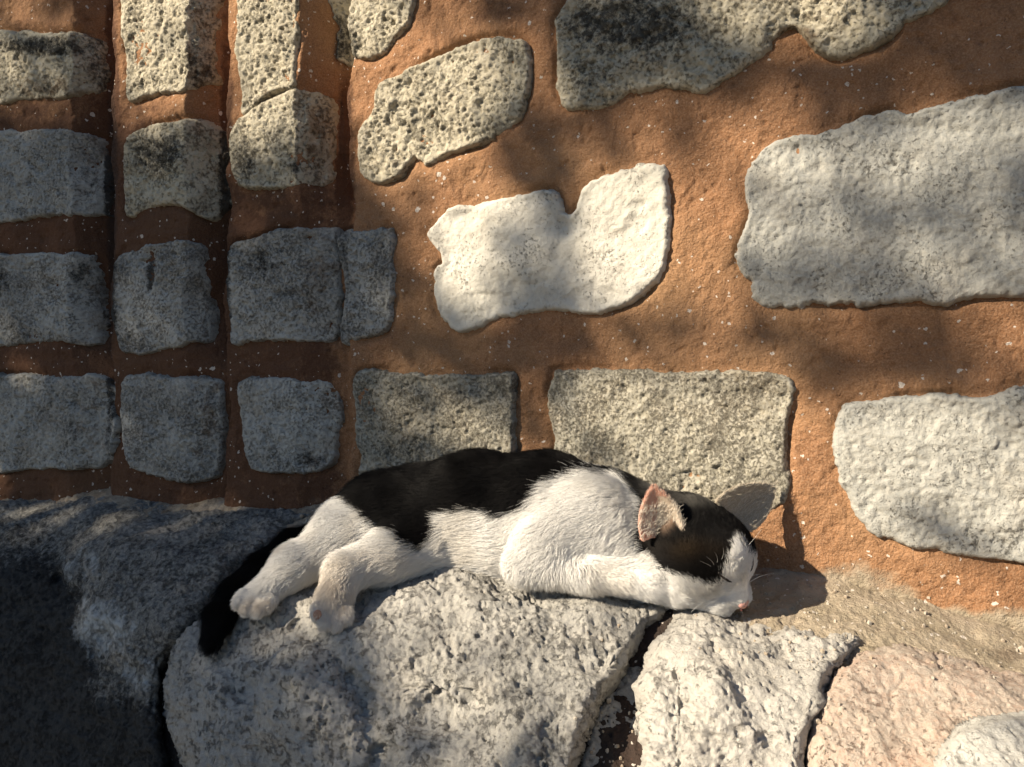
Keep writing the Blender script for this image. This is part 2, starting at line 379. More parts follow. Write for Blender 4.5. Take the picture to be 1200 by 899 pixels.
# courses beyond the frame, same wall, coarser
def outer():
    zones = [(DS0-1.2, DS0, 0, 2.6, pier), (DS1, DS1+1.0, 0, 2.6, wall), (DS0, pxs(397), DZ1, 2.6, pier), (pxs(397), DS1, DZ1, 2.6, wall), (DS0, DS1, 0, DZ0, wall)]
    for a, b, c, d, par in zones:
        S, Z = wall_grid(a, b, c, d, .012); s, z = S.ravel(), Z.ravel()
        s = np.where(s < a+.006, a-.012, np.where(s > b-.006, b+.012, s)); z = np.where(z < c+.006, c-.012, np.where(z > d-.006, d+.012, z))
        p = wpt(s, z, 0*s); h = base_h(s, z)-.008+.004*fbm(p, 14, 3, 1)
        mesh_obj('mortar', wpt(s, z, h), grid_faces(np.ones(S.shape, bool)), M_mortar, par, attrs={'stain_shade': 0*s, 'sand': 0*s})
    k = 100
    for a, b, c, d, par in zones:
        z = c+.03
        while z < d-.08:
            s = a+.03+random.random()*.03
            while s < b-.06:
                wd_ = min(random.uniform(.1, .24), b-.015-s); hh = .11+random.uniform(-.012, .012)
                if wd_ > .05 and z+hh < d-.005:
                    j = lambda: random.uniform(-.008, .008)
                    P = [(s+j(), z+.01+j()), (s+.02, z+j()), (s+wd_*.5, z+j()), (s+wd_-.02, z+j()), (s+wd_+j(), z+.015), (s+wd_+j(), z+hh-.015), (s+wd_-.02, z+hh+j()), (s+wd_*.5, z+hh+j()), (s+.02, z+hh+j()), (s+j(), z+hh-.012)]
                    add_stone(par, np.array(P), random.choice([M_grey, M_right, M_tan, M_blue]), prot=.008, seed=k, step=.005, raw=True); k += 1
                s += wd_+.035
            z += .15
outer()

# ------------------------------------------------------------------ the rocks at the wall's foot
CP = [(-400,560,wd(-400)+.02),(-80,570,wd(-80)+.02),(0,575,wd(0)+.02),(200,580,wd(200)+.02),(400,582,wd(400)+.015),(600,592,wd(600)+.01),(800,622,wd(800)+.01),(900,640,wd(900)+.01),(1000,668,wd(1000)+.008),(1100,695,wd(1100)+.008),(1200,728,wd(1200)+.008),(1600,850,wd(1600)+.01),
      (-400,700,1.1),(0,615,.985),(60,640,.935),(0,700,.89),(60,720,.865),(150,620,.90),(150,700,.82),(120,800,.79),(250,640,.84),(250,700,.765),(290,726,.708),(330,735,.69),(387,741,.658),(450,700,.69),(500,668,.722),(560,668,.724),(600,672,.712),(560,700,.665),(640,690,.684),(700,694,.676),(700,720,.645),(780,700,.658),(845,716,.632),(900,725,.622),(880,700,.66),(1000,720,.62),(1100,760,.58),(1200,790,.56),
      (560,760,.615),(700,760,.61),(400,790,.625),(300,790,.655),(230,790,.69),(850,770,.57),(1000,800,.54),(640,740,.63),
      (-400,960,1.0),(0,899,.81),(100,899,.755),(250,899,.645),(400,899,.59),(550,899,.555),(700,899,.53),(850,899,.51),(1000,899,.495),(1100,899,.485),(1200,899,.475),(1600,960,.45),
      (0,960,.80),(250,960,.635),(550,960,.545),(850,960,.50),(1200,960,.462)]
cp = np.array(CP); X_ = cp[:, :2]/1000.
def _tps(r2): return .5*r2*np.log(r2+1e-12)
def _fit():
    n = len(X_); K = _tps(((X_[:, None]-X_[None])**2).sum(-1))+np.eye(n)*2e-4
    Pm = np.c_[np.ones(n), X_]; A = np.block([[K, Pm], [Pm.T, np.zeros((3, 3))]])
    return np.linalg.solve(A, np.r_[cp[:, 2], 0, 0, 0])
WT = _fit()
def Db(px, py):
    q = np.stack([np.ravel(px), np.ravel(py)], 1)/1000.; r = np.zeros(len(q))
    for i in range(len(X_)): r += WT[i]*_tps(((q-X_[i])**2).sum(1))
    return (r+WT[-3]+q@WT[-2:]).reshape(np.shape(px))

def boulder(name, poly, mat, label, cat='boulder', rw=26, back=.05, off=0., lump=(.006, 22), mid=.0028, rough=.0013, pit=.002, seed=0,
            stain_shade=(), ochre=(), pale=(), creases=(), bulges=(), step=1.5, group=None, kind=None, skirt=.10, extra=None):
    P = smooth_poly(poly, 6)
    xs = np.arange(P[:, 0].min()-4, P[:, 0].max()+4, step); ys = np.arange(P[:, 1].min()-4, P[:, 1].max()+4, step)
    Xp, Yp = np.meshgrid(xs, ys); x, y = Xp.ravel(), Yp.ravel(); sh = Xp.shape
    d = poly_sd(P, np.stack([x, y], 1))
    dep = Db(x, y)+off
    p0 = P3(x, y, dep)+seed*2.3
    d = d+6*fbm(p0, 22, 3, seed)+1.2*fbm(p0, 80, 2, seed+1)
    t = np.clip(d/rw, 0, 1)
    dep = dep+back*(1-np.sqrt(1-(1-t)**2))
    for cx, cy, rx, ry, a in bulges: dep = dep-a*np.exp(-(((x-cx)/rx)**2+((y-cy)/ry)**2))
    for pl_, w_, a_ in creases:
        qq = np.stack([x, y], 1)+np.stack([9*fbm(p0, 24, 3, seed+61), 9*fbm(p0, 24, 3, seed+62)], 1); dd = np.full(len(x), 1e9)
        for i in range(len(pl_)-1):
            a, e = np.array(pl_[i], float), np.array(pl_[i+1], float)-np.array(pl_[i], float)
            t_ = np.clip(((qq-a)@e)/(e@e), 0, 1); dd = np.minimum(dd, np.hypot(*(qq-a-t_[:, None]*e).T))
        dep = dep+a_*np.exp(-(dd/w_)**1.5)*(.5+.7*sst(-.4, .3, vnoise(p0, 25, seed+63)))
    p = P3(x, y, dep)
    g = p.reshape(*sh, 3); nx = np.gradient(g, axis=1); ny = np.gradient(g, axis=0)
    n = np.cross(nx, ny); n /= np.linalg.norm(n, axis=2, keepdims=True)+1e-12
    n = n.reshape(-1, 3); n *= np.where((n*p).sum(1, keepdims=True)-n[:, 2:]*CZ > 0, -1, 1)
    q3 = p+seed*2.3
    e = .35+.65*t
    h = lump[0]*fbm(q3, lump[1], 3, seed+2)*e+lump[0]*.35*fbm(q3*np.array([1, 1, 1.6]), lump[1]*2.4, 3, seed+41, .55, True)*e+mid*.9*fbm(q3, 62, 4, seed+3, .6)+mid*.25*fbm(q3, 90, 3, seed+13, .6, True)+rough*fbm(q3, 210, 3, seed+4, .65)*(.25+1.4*sst(-.3, .5, fbm(q3, 18, 2, seed+31)))
    h = h-pit*1.5*sst(.12, .5, fbm(q3, 95, 4, seed+5, .65))*sst(-.3, .4, vnoise(q3, 20, seed+15))-pit*.6*sst(.3, .7, vnoise(q3, 300, seed+6))
    # long weathering cracks
    h = h-.0015*np.exp(-(fbm(q3, 9, 4, seed+7)/.03)**2)*sst(-.1, .3, vnoise(q3, 12, seed+8))
    p = p+n*h[:, None]
    mask = (d > 0).reshape(sh); mm = mask.ravel(); V = p[mm]; Fc = grid_faces(mask)
    # close it: rim pushed back into the wall/earth
    from collections import Counter
    E = np.concatenate([Fc[:, [0, 1]], Fc[:, [1, 2]], Fc[:, [2, 3]], Fc[:, [3, 0]]]); key = np.sort(E, 1)
    u, inv, cnt = np.unique(key, axis=0, return_inverse=True, return_counts=True)
    be = E[cnt[inv.ravel()] == 1]; bv = np.unique(be); mp = -np.ones(len(V), np.int64); mp[bv] = np.arange(len(bv))+len(V)
    dr = V[bv]-np.array([0, 0, CZ]); dr /= np.linalg.norm(dr, axis=1, keepdims=True)
    cen = V.mean(0); V2 = V[bv]+dr*skirt*.6+(cen-V[bv])*.12+np.array([0, .0, -skirt*.5])
    F2 = np.stack([be[:, 0], mp[be[:, 0]], mp[be[:, 1]], be[:, 1]], 1)
    Vall = np.r_[V, V2]; q = np.stack([x[mm], y[mm]], 1); q = np.r_[q, q[bv]]
    at = {'stain_shade': blobs(q, stain_shade), 'ochre': blobs(q, ochre), 'pale': blobs(q, pale)}
    if extra: at.update(extra(q))
    o = mesh_obj(name, Vall, np.r_[Fc, F2], mat, None, attrs=at)
    return tag(o, label, cat, group, kind)

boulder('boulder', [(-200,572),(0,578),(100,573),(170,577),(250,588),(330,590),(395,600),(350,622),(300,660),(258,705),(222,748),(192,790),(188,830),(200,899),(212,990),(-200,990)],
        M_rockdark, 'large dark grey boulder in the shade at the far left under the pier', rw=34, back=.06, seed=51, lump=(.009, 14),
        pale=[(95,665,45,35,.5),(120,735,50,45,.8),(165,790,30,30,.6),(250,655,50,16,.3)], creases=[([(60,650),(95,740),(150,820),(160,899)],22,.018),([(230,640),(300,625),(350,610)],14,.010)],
        stain_shade=[(25,790,95,160,1.4),(120,880,110,75,1.2),(240,720,40,40,.5),(220,640,60,12,.3)], bulges=[(110,720,55,90,.02),(200,640,120,30,.008)])  # the big dark patches paint shade onto the lower left corner
boulder('boulder', [(193,800),(203,757),(233,724),(262,714),(310,690),(350,665),(400,625),(480,600),(600,602),(700,622),(785,650),(803,690),(790,716),(766,742),(735,790),(706,840),(680,899),(650,990),(235,990),(208,899),(192,840)],
        M_rock, 'broad pitted grey boulder that the cat lies on in the middle', rw=30, back=.06, seed=52, lump=(.013, 11), mid=.0035, rough=.0018, pit=.0028,
        stain_shade=[(270,810,60,50,.35),(450,850,25,30,.55),(510,790,10,20,.6),(560,680,40,14,.25)], bulges=[(350,780,40,90,.012),(620,720,90,30,.008),(520,830,60,20,-.012),(660,800,60,60,.008)],
        creases=[([(345,735),(400,780),(440,835),(445,905)],15,.014),([(495,775),(525,798),(560,825)],8,.009),([(600,700),(560,690),(520,705)],16,.006),([(620,790),(660,840),(650,899)],20,.008),([(255,760),(300,830),(310,899)],18,.010)])
boulder('boulder', [(797,712),(850,718),(900,728),(960,730),(985,732),(1010,745),(1003,766),(982,785),(968,806),(970,826),(956,855),(950,899),(945,990),(722,990),(748,899),(750,850),(745,800),(762,762),(782,738)],
        M_rock2, 'pale rough boulder between the two dark cracks below the cat\'s face', rw=22, back=.035, seed=53, lump=(.010, 14), mid=.004, rough=.0022, pit=.0026,
        bulges=[(840,790,60,60,.01)], creases=[([(835,760),(870,815),(905,880)],18,.010),([(860,735),(905,760),(940,790)],10,.007),([(790,790),(800,850),(790,899)],18,.007)])
boulder('boulder', [(938,990),(945,899),(952,845),(970,806),(1000,768),(1060,755),(1130,775),(1210,790),(1400,810),(1400,990)],
        M_pink, 'pinkish sandy boulder at the lower right beside the dark crack', rw=26, back=.018, seed=54, off=.003, lump=(.006, 14), mid=.0022, rough=.0015, pit=.0014,
        stain_shade=[(1025,890,30,16,.3)])
boulder('rock', [(1092,990),(1096,905),(1108,872),(1125,850),(1160,838),(1230,828),(1400,815),(1400,990)],
        M_rock3, 'small whitish stone in the bottom right corner of the ledge', 'rock', rw=16, back=.03, seed=55, off=-.025, lump=(.004, 30), mid=.003, rough=.0016, pit=.0018)
boulder('rock', [(705,800),(735,775),(765,790),(762,990),(655,990),(680,870)],
        M_rock, 'bluish grey rock wedged deep in the crack between the boulders', 'rock', rw=14, back=.03, seed=56, off=.035, lump=(.006, 30), mid=.002)
# mortar bedding of the ledge, runs on past the frame both ways
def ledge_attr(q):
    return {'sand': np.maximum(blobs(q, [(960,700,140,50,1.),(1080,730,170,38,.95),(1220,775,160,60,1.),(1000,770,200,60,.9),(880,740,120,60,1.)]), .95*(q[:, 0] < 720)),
            'stain_shade': np.maximum(np.where(q[:, 1] > 640, 1.3, .5)*(q[:, 0] < 790), blobs(q, [(1190,765,60,14,.55),(1090,715,60,16,.3),(965,850,50,80,1.3)]))}  # bedding darkened inside the cracks, painting in their shade
boulder('ledge', [(-450,520),(0,556),(400,560),(800,596),(900,618),(1000,644),(1200,700),(1650,830),(1650,1250),(-450,1250)],
        M_mortar, None, None, rw=5, back=.01, off=.016, seed=57, bulges=[(420,830,330,150,-.045),(962,850,35,70,-.015)], lump=(.005, 14), mid=.0022, rough=.0012, pit=.0012, step=1.8, kind='structure', skirt=.4, extra=ledge_attr)
gs = 60; S, Z = np.meshgrid(np.linspace(-gs, gs, 3), np.linspace(-gs, gs, 3))
b = NB('dry earth'); b.base(b.mix(b.rng(b.noise(3, 8), .3, .7), (.05, .042, .033), (.10, .085, .065))); b.bump(b.noise(60, 6), .01)
tag(mesh_obj('ground', np.stack([S.ravel(), Z.ravel(), 0*S.ravel()], 1), grid_faces(np.ones(S.shape, bool)), b.m), kind='structure')

# ------------------------------------------------------------------ loose crumbs of mortar and stone on the ledge
def icos(n=1):
    U, Vv = np.meshgrid(np.linspace(0, 2*np.pi, 6), np.linspace(.02, np.pi-.02, 4)); u, v = U.ravel(), Vv.ravel()
    return np.stack([np.cos(u)*np.sin(v), np.sin(u)*np.sin(v), np.cos(v)], 1), grid_faces(np.ones(U.shape, bool))
def grit():
    bv, bf = icos(); Vs, Fs = [], []
    deps = bpy.context.evaluated_depsgraph_get(); deps.update()
    rr = np.random.default_rng(3); spots = []
    for (cx, cy, sx, sy, n, r0) in ((1000, 715, 110, 26, 150, .0016), (1150, 765, 70, 20, 70, .0016), (715, 830, 18, 60, 60, .0022), (968, 850, 10, 50, 40, .0018), (300, 600, 160, 10, 60, .0015), (930, 765, 60, 14, 50, .0014), (120, 585, 90, 8, 30, .0015), (600, 690, 60, 10, 16, .0012)):
        for _ in range(int(n*.6)): spots.append((rr.normal(cx, sx), rr.normal(cy, sy), r0*.62*rr.lognormal(0, .4)))
    for px, py, r_ in spots:
        d = Vector(((px-600)/F, 1, -(py-400)/F)).normalized()
        ok, loc, nr, *_ = sc.ray_cast(deps, Vector((0, 0, CZ)), d)
        if not ok or nr.z < .15: continue
        q = bv*rr.uniform(.6, 1.15, 3)*r_; q = q*(1+.25*vnoise(q, 500, int(px) % 97))[:, None]
        a = rr.uniform(0, 6.28); c, s = math.cos(a), math.sin(a); q = q@np.array([[c, s, 0], [-s, c, 0], [0, 0, 1]])
        Fs.append(bf+len(Vs)*len(bv)); Vs.append(q+np.array(loc)+np.array(nr)*r_*.35)
    b = NB('crumbs of stone and mortar')
    b.base(b.mix(b.rng(b.noise(130, 1), .42, .6), (.40, .36, .30), (.34, .27, .20)))
    tag(mesh_obj('grit', np.concatenate(Vs), np.concatenate(Fs), b.m, None, False), kind='stuff')
grit()

# ------------------------------------------------------------------ the cat
HD = .655
H0 = P3(823, 631, HD)
def nrm(v): v = np.asarray(v, float); return v/np.linalg.norm(v)
HF = nrm([.52, -.52, -.68]); HL = np.array([.80, .55, .20]); HL = nrm(HL-HF*(HL@HF)); HU = -nrm(np.cross(HL, HF))
if HU[2] < 0: HU = -HU
def HP(l, f, u): return H0+.0096*(l*HL+f*HF+u*HU)
PR = []                                       # primitives: kind, geometry, blend, flow, fur length, region
def rc(a, b, ra, rb, k=.02, flow=None, fl=.008, reg='body'):
    a, b = np.array(a), np.array(b)
    PR.append(('rc', (a, b, ra, rb), k, nrm(flow if flow is not None else b-a), fl, reg))
def el(c, ax, r, k=.015, flow=(-1, 0, 0), fl=.008, reg='body'):
    PR.append(('el', (np.array(c), np.array(ax), np.array(r)), k, nrm(flow), fl, reg))
Q = lambda x, y, d: P3(x, y, d)
I3 = np.eye(3)
back = (-1, .0, -.12)
rc(Q(458, 607, .775), Q(560, 598, .757), .041, .046, .014, back, .009)
rc(Q(560, 597, .757), Q(640, 601, .738), .046, .0465, .014, back, .009)
rc(Q(640, 601, .738), Q(705, 618, .716), .0465, .043, .014, back, .008)
rc(Q(705, 618, .716), Q(775, 636, .692), .043, .035, .014, (-1, 0, .05), .007)
rc(Q(434, 612, .775), Q(414, 620, .770), .034, .030, .014, (-1, 0, -.6), .008)
# chest and belly
rc(Q(600, 630, .72), Q(710, 645, .695), .028, .035, .018, (-1, -.1, -.15), .008)
rc(Q(490, 625, .745), Q(590, 634, .73), .030, .028, .018, (-1, -.1, -.2), .010)
rc(Q(720, 650, .685), Q(778, 668, .668), .030, .024, .02, (-1, -.2, -.3), .008)
# upper (far) hind leg
rc(Q(458, 613, .758), Q(405, 632, .748), .033, .026, .014, (-.9, -.1, -.5), .008, 'leg')
rc(Q(405, 632, .748), Q(345, 664, .728), .0245, .0155, .012, (-.8, -.1, -.6), .007, 'leg')
rc(Q(345, 661, .728), Q(303, 701, .708), .0155, .0105, .008, (-.7, -.1, -.7), .0055, 'leg')
rc(Q(303, 701, .708), Q(292, 705, .704), .0115, .0105, .006, (-.9, -.1, -.4), .0025, 'paw')
for (x, y, d, r) in ((280, 707, .694, .0053), (290, 714, .690, .0055), (302, 716, .690, .0055), (312, 711, .694, .0050)):
    rc(Q(x+5, y-7, d+.006), Q(x, y, d), r, r, .003, (-.8, -.2, -.6), .0028, 'paw')
# lower (near) hind leg
rc(Q(500, 636, .73), Q(455, 652, .705), .026, .018, .012, (-.9, 0, -.3), .008, 'leg')
rc(Q(455, 650, .705), Q(405, 670, .685), .018, .0135, .008, (-.9, -.1, -.3), .007, 'leg')
rc(Q(404, 670, .685), Q(391, 703, .668), .0140, .0125, .006, (-.3, -.1, -1), .0055, 'leg')
rc(Q(391, 703, .668), Q(388, 718, .660), .0125, .0115, .005, (-.1, 0, -1), .0025, 'paw')
for (x, y, d, r) in ((373, 721, .650, .0049), (381, 731, .647, .0052), (394, 733, .647, .0052), (405, 725, .650, .0049)):
    rc(Q(x, y-8, d+.006), Q(x, y, d), r, r, .003, (0, 0, -1), .0028, 'paw')
# near foreleg folded under: shoulder, upper arm, forearm, paw under the chin
rc(Q(705, 606, .69), Q(640, 645, .672), .031, .024, .016, (-.75, -.1, -.65), .007, 'leg')
rc(Q(640, 645, .672), Q(614, 661, .664), .019, .0125, .010, (-.7, 0, -.7), .007, 'leg')
rc(Q(615, 662, .664), Q(690, 673, .652), .0120, .0115, .008, (.2, 0, -1), .006, 'leg')
rc(Q(690, 673, .652), Q(762, 679, .645), .0115, .0125, .008, (.8, 0, -.5), .005, 'leg')
rc(Q(762, 678, .645), Q(790, 690, .644), .0125, .012, .008, (.9, 0, -.3), .004, 'paw')
# tail, hanging into the cleft between the boulders
TL = [Q(428, 608, .80), Q(385, 625, .80), Q(343, 640, .768), Q(309, 666, .748), Q(277, 695, .728), Q(258, 722, .71), Q(249, 748, .697)]
for i in range(len(TL)-1):
    rc(TL[i], TL[i+1], [.010, .011, .0115, .011, .0105, .0095][i], [.012, .0115, .011, .0105, .0095, .0065][i], .006, None, .008, 'tail')
rc(Q(722, 615, .705), HP(0, -2.0, -.9), .030, .022, .012, (-1, 0, .1), .006)
# head
HAX = np.stack([HL, HF, HU])
bk = -HF+.25*HU
el(HP(0, -.1, -.65), HAX, (.0365, .0345, .0245), .010, bk, .004, 'head')
el(HP(0, 1.8, -.9), HAX, (.033, .026, .024), .015, bk, .004, 'head')
for s in (-1, 1):
    el(HP(s*2.1, 1.2, -1.3), HAX, (.017, .021, .019), .012, s*HL-.8*HF-.3*HU, .006, 'head')
    el(HP(s*.85, 4.5, -1.75), HAX, (.0102, .0110, .0088), .004, -HF+s*.8*HL-.2*HU, .0025, 'muzzle')
    el(HP(s*1.55, 3.0, .25), HAX, (.0085, .0075, .0060), .006, bk, .002, 'muzzle')
for s in (-1, 1): el(HP(s*1.25, 3.1, -2.2), HAX, (.0125, .0140, .0105), .010, s*HL-.8*HF-.3*HU, .004, 'head')
rc(HP(0, 2.2, .95), HP(0, 4.5, -.75), .0145, .0075, .009, bk, .002, 'muzzle')
rc(HP(0, 4.5, -.75), HP(0, 5.3, -1.05), .0070, .0050, .004, bk, .0012, 'muzzle')
el(HP(0, 3.9, -2.5), HAX, (.0085, .0085, .0065), .006, -HF-.3*HU, .003, 'muzzle')

def sd_prim(p, pr):
    if pr[0] == 'rc':
        a, b, ra, rb = pr[1]; e = b-a; L = e@e
        t = np.clip(((p-a)@e)/L, 0, 1)
        return np.sqrt(((p-a-t[:, None]*e)**2).sum(1))-(ra+(rb-ra)*t)
    c, ax, r = pr[1]; q = (p-c)@ax.T; k0 = np.sqrt(((q/r)**2).sum(1)); k1 = np.sqrt(((q/(r*r))**2).sum(1))
    return k0*(k0-1)/(k1+1e-9)
def bbox(pr):
    if pr[0] == 'rc':
        a, b, ra, rb = pr[1]; r = max(ra, rb); return np.minimum(a, b)-r, np.maximum(a, b)+r
    c, ax, r = pr[1]; return c-r.max(), c+r.max()
def smin(a, b, k):
    h = np.clip(.5+.5*(b-a)/k, 0, 1); return b+(a-b)*h-k*h*(1-h)
def body_sd(p):
    d = np.full(len(p), .05)
    for pr in PR: d = smin(d, sd_prim(p, pr), pr[2]) if pr is not PR[0] else sd_prim(p, pr)
    return d

# ears: cupped sheets
def ear_pts(base, tip, side, face, wdt, cup, curl=0., e1=1.45, e2=.85):
    base, tip = np.array(base), np.array(tip); up = tip-base; side = nrm(side); face = nrm(face)
    V, U = np.meshgrid(np.linspace(0, 1, 36), np.linspace(-1, 1, 34), indexing='ij'); v, u = V.ravel()[:, None], U.ravel()[:, None]
    ww = wdt*(1-v**e1)**e2*(1+.15*np.sin(np.pi*v))
    return base+up*v+side*ww*u-face*cup*(1-u*u)*(1-v**2)*1.0+face*curl*v*v
def ray_hit(px, py):
    r_ = nrm(P3(px, py, 1.)-np.array([0, 0, CZ])); p = np.array([0, 0, CZ])+r_*.5
    for _ in range(80): p = p+r_*max(body_sd(p[None])[0]*.8, 0)
    return p
EB0 = ray_hit(778, 628); EB0 = EB0+np.array([-.001, -.0015, 0]); ET0 = Q(766, 571, EB0[1]+.001); EB1 = Q(857, 606, .670); ET1 = Q(905, 571, .698)
EF0 = nrm([-.50, -.85, -.10])
EARS = [(ear_pts(EB0, ET0, (.90, -.12, .20), EF0, .0152, .0095, 0., 1.75, .74), .00145),
        (ear_pts(EB1, ET1, (.62, .22, -.70), (.15, -.95, .25), .0190, .008, 0., 1.9, .7), .00145)]

def surface_nets(vol, org, h):
    ins = vol < 0; nx, ny, nz = vol.shape
    acc = np.zeros((nx-1, ny-1, nz-1, 3), np.float32); cnt = np.zeros((nx-1, ny-1, nz-1), np.float32)
    sl = {0: slice(0, -1), 1: slice(1, None)}
    for ax in range(3):
        o = [a for a in range(3) if a != ax]
        for i in (0, 1):
            for j in (0, 1):
                s0 = [None]*3; s0[ax] = sl[0]; s0[o[0]] = sl[i]; s0[o[1]] = sl[j]; s1 = list(s0); s1[ax] = sl[1]
                a, b = vol[tuple(s0)], vol[tuple(s1)]; m = (a < 0) != (b < 0)
                t = (a/np.where(m, a-b, 1))[m]
                v = np.zeros((m.sum(), 3), np.float32); v[:, ax] = t; v[:, o[0]] = i; v[:, o[1]] = j
                acc[m] += v; cnt[m] += 1
    act = cnt > 0; idx = -np.ones(act.shape, np.int64); idx[act] = np.arange(act.sum())
    cells = np.argwhere(act); V = org+h*(cells+acc[act]/cnt[act][:, None])
    Fs = []
    for ax in range(3):
        o = [a for a in range(3) if a != ax]
        s0 = [slice(1, -1)]*3; s0[ax] = slice(0, -1); s1 = [slice(1, -1)]*3; s1[ax] = slice(1, None)
        a, b = ins[tuple(s0)], ins[tuple(s1)]
        for flip in (0, 1):
            m = (a & ~b) if not flip else (~a & b)
            e = np.argwhere(m); c = e.copy(); c[:, o[0]] += 1; c[:, o[1]] += 1
            def g(di, dj):
                k = c.copy(); k[:, o[0]] -= di; k[:, o[1]] -= dj; return idx[k[:, 0], k[:, 1], k[:, 2]]
            q = np.stack([g(1, 1), g(0, 1), g(0, 0), g(1, 0)], 1)
            if flip ^ (ax == 1): q = q[:, ::-1]
            Fs.append(q)
    Fa = np.concatenate(Fs); return V, Fa[(Fa >= 0).all(1)]

hv = .0013
lo = np.min([bbox(p)[0] for p in PR], 0)-.02; hi = np.max([bbox(p)[1] for p in PR], 0)+.02
hi[2] += .02; hi[0] += .02; hi[1] += .02
nn = np.ceil((hi-lo)/hv).astype(int); vol = np.full(nn, .05, np.float32)
ax_ = [lo[i]+hv*np.arange(nn[i]) for i in range(3)]
def apply_box(b0, b1, fn):
    i0 = np.maximum(((b0-lo)/hv).astype(int), 0); i1 = np.minimum(((b1-lo)/hv).astype(int)+2, nn)
    X, Y, Z = np.meshgrid(*[ax_[k][i0[k]:i1[k]] for k in range(3)], indexing='ij')
    p = np.stack([X.ravel(), Y.ravel(), Z.ravel()], 1); s = tuple(slice(i0[k], i1[k]) for k in range(3))
    vol[s] = fn(p, vol[s].ravel()).reshape(X.shape)
for pr in PR:
    b0, b1 = bbox(pr); mg = .05 if pr[2] > .012 else .03
    apply_box(b0-mg, b1+mg, lambda p, d: smin(d, sd_prim(p, pr), pr[2]))
def sd_cloud(p, pts, r):
    out = np.empty(len(p))
    for i in range(0, len(p), 4000):
        out[i:i+4000] = np.sqrt(((p[i:i+4000, None]-pts[None])**2).sum(-1).min(1))
    return out-r
for pts, r in EARS:
    apply_box(pts.min(0)-.006, pts.max(0)+.006, lambda p, d: smin(d, sd_cloud(p, pts, r), .003))
BV, BF = surface_nets(vol, lo, hv)
# light relaxation
def relax(V, Fq, it, lam=.5):
    E = np.concatenate([Fq[:, [0, 1]], Fq[:, [1, 2]], Fq[:, [2, 3]], Fq[:, [3, 0]]]); E = np.r_[E, E[:, ::-1]]
    dg = np.bincount(E[:, 0], minlength=len(V))[:, None]
    for _ in range(it):
        s = np.stack([np.bincount(E[:, 0], V[E[:, 1], k], minlength=len(V)) for k in range(3)], 1)
        V = V+lam*(s/np.maximum(dg, 1)-V)
    return V
BV = relax(BV, BF, 2)
BN = None

def pip(P, q): return poly_sd(np.asarray(P, float), q)
BLACK = [
 [(405,578),(395,540),(430,500),(480,490),(560,490),(650,490),(705,500),(705,545),(690,553),(668,556),(640,566),(628,584),(610,597),(590,603),(565,598),(540,600),(520,603),(515,622),(500,640),(478,636),(455,620),(435,606),(422,594),(412,584)],
 [(690,500),(720,500),(790,500),(790,555),(850,575),(840,592),(800,596),(760,598),(752,584),(735,566),(712,555),(690,550)],
 [(757,592),(750,633),(758,653),(775,667),(800,678),(827,686),(846,684),(849,668),(855,652),(861,640),(865,630),(870,634),(878,650),(884,655),(900,640),(930,500),(700,500),(752,575)],
]
GREYS = [(790,572,40,12,.9),(820,590,25,10,.6)]
def cat_colour(p, jit=0, reg_tail=None, reg_ear=None, inner=None):
    q = topx(p)+jit
    q = q+np.stack([6*fbm(p, 60, 3, 71), 5*fbm(p, 60, 3, 72)], 1)*np.where(q[:, :1] > 745, .3, 1)
    s = np.maximum.reduce([pip(P, q) for P in BLACK])
    k = sst(-1.5, 1.5, s)
    if reg_tail is not None: k = np.maximum(k, reg_tail)
    white = np.array([.86, .83, .785])-np.array([.08, .11, .15])*sst(.05, .6, fbm(p, 30, 3, 75))[:, None]*.6; black = np.array([.0035, .0032, .0035])
    br = fbm(p, 45, 3, 73)*.5+.5
    hq = topx(p); head = np.exp(-(((hq[:, 0]-808)/34)**2+((hq[:, 1]-646)/12)**2))
    blk = black+np.array([.020, .012, .005])*(head*br*1.3)[:, None]+.004*br[:, None]*np.array([1, .8, .6])  # brown head patch paints sun coming through the black fur
    gy = blobs(hq, GREYS)[:, None]*.7
    blk = blk*(1-gy)+gy*np.array([.20, .185, .165])
    c = white*(1-k[:, None])+blk*k[:, None]
    # yellowish soles and hocks
    warm = blobs(hq, [(392,700,30,45,.55),(440,660,40,20,.2),(300,712,25,10,.5)])[:, None]*(1-k[:, None])
    c = c*(1-warm)+warm*np.array([.62, .48, .33])
    hollow = np.exp(-((((hq[:, 0]-783)/12)**2+((hq[:, 1]-606)/20)**2)**2))[:, None]; c = c*(1-hollow)+hollow*np.array([.40, .27, .19])
    if reg_ear is not None:
        near = (reg_ear == 1)[:, None] & (inner[:, None] if inner is not None else True); far = (reg_ear == 2)[:, None]
        c = np.where(near, np.where((hq[:, :1] < 771) | (hq[:, 1:] < 584), np.array([.72, .40, .30]), np.array([.60, .50, .39])), c); c = np.where(far, np.array([.42, .35, .26]), c)
    return c
def near_cloud(p, pts, r=.0032):
    bb = ((p > pts.min(0)-r) & (p < pts.max(0)+r)).all(1); out = np.zeros(len(p), bool)
    if bb.any(): out[bb] = sd_cloud(p[bb], pts, r) < 0
    return out
def regions(p):
    """blended flow direction, fur length, tail weight, ear id"""
    W = np.zeros(len(p)); fl = np.zeros(len(p)); dr = np.zeros((len(p), 3)); tl = np.zeros(len(p))
    for pr in PR:
        ww = np.exp(-np.maximum(sd_prim(p, pr), -.004)/.0035)
        W += ww; fl += ww*pr[4]; dr += ww[:, None]*pr[3]
        if pr[5] == 'tail': tl += ww
    ear = np.zeros(len(p), int)
    for i, (pts, r) in enumerate(EARS): ear[near_cloud(p, pts)] = i+1
    headw = body_sd_core(p)
    ear[(headw < .0003)] = 0
    return dr/W[:, None], fl/W, (tl/W > .5)*1., ear
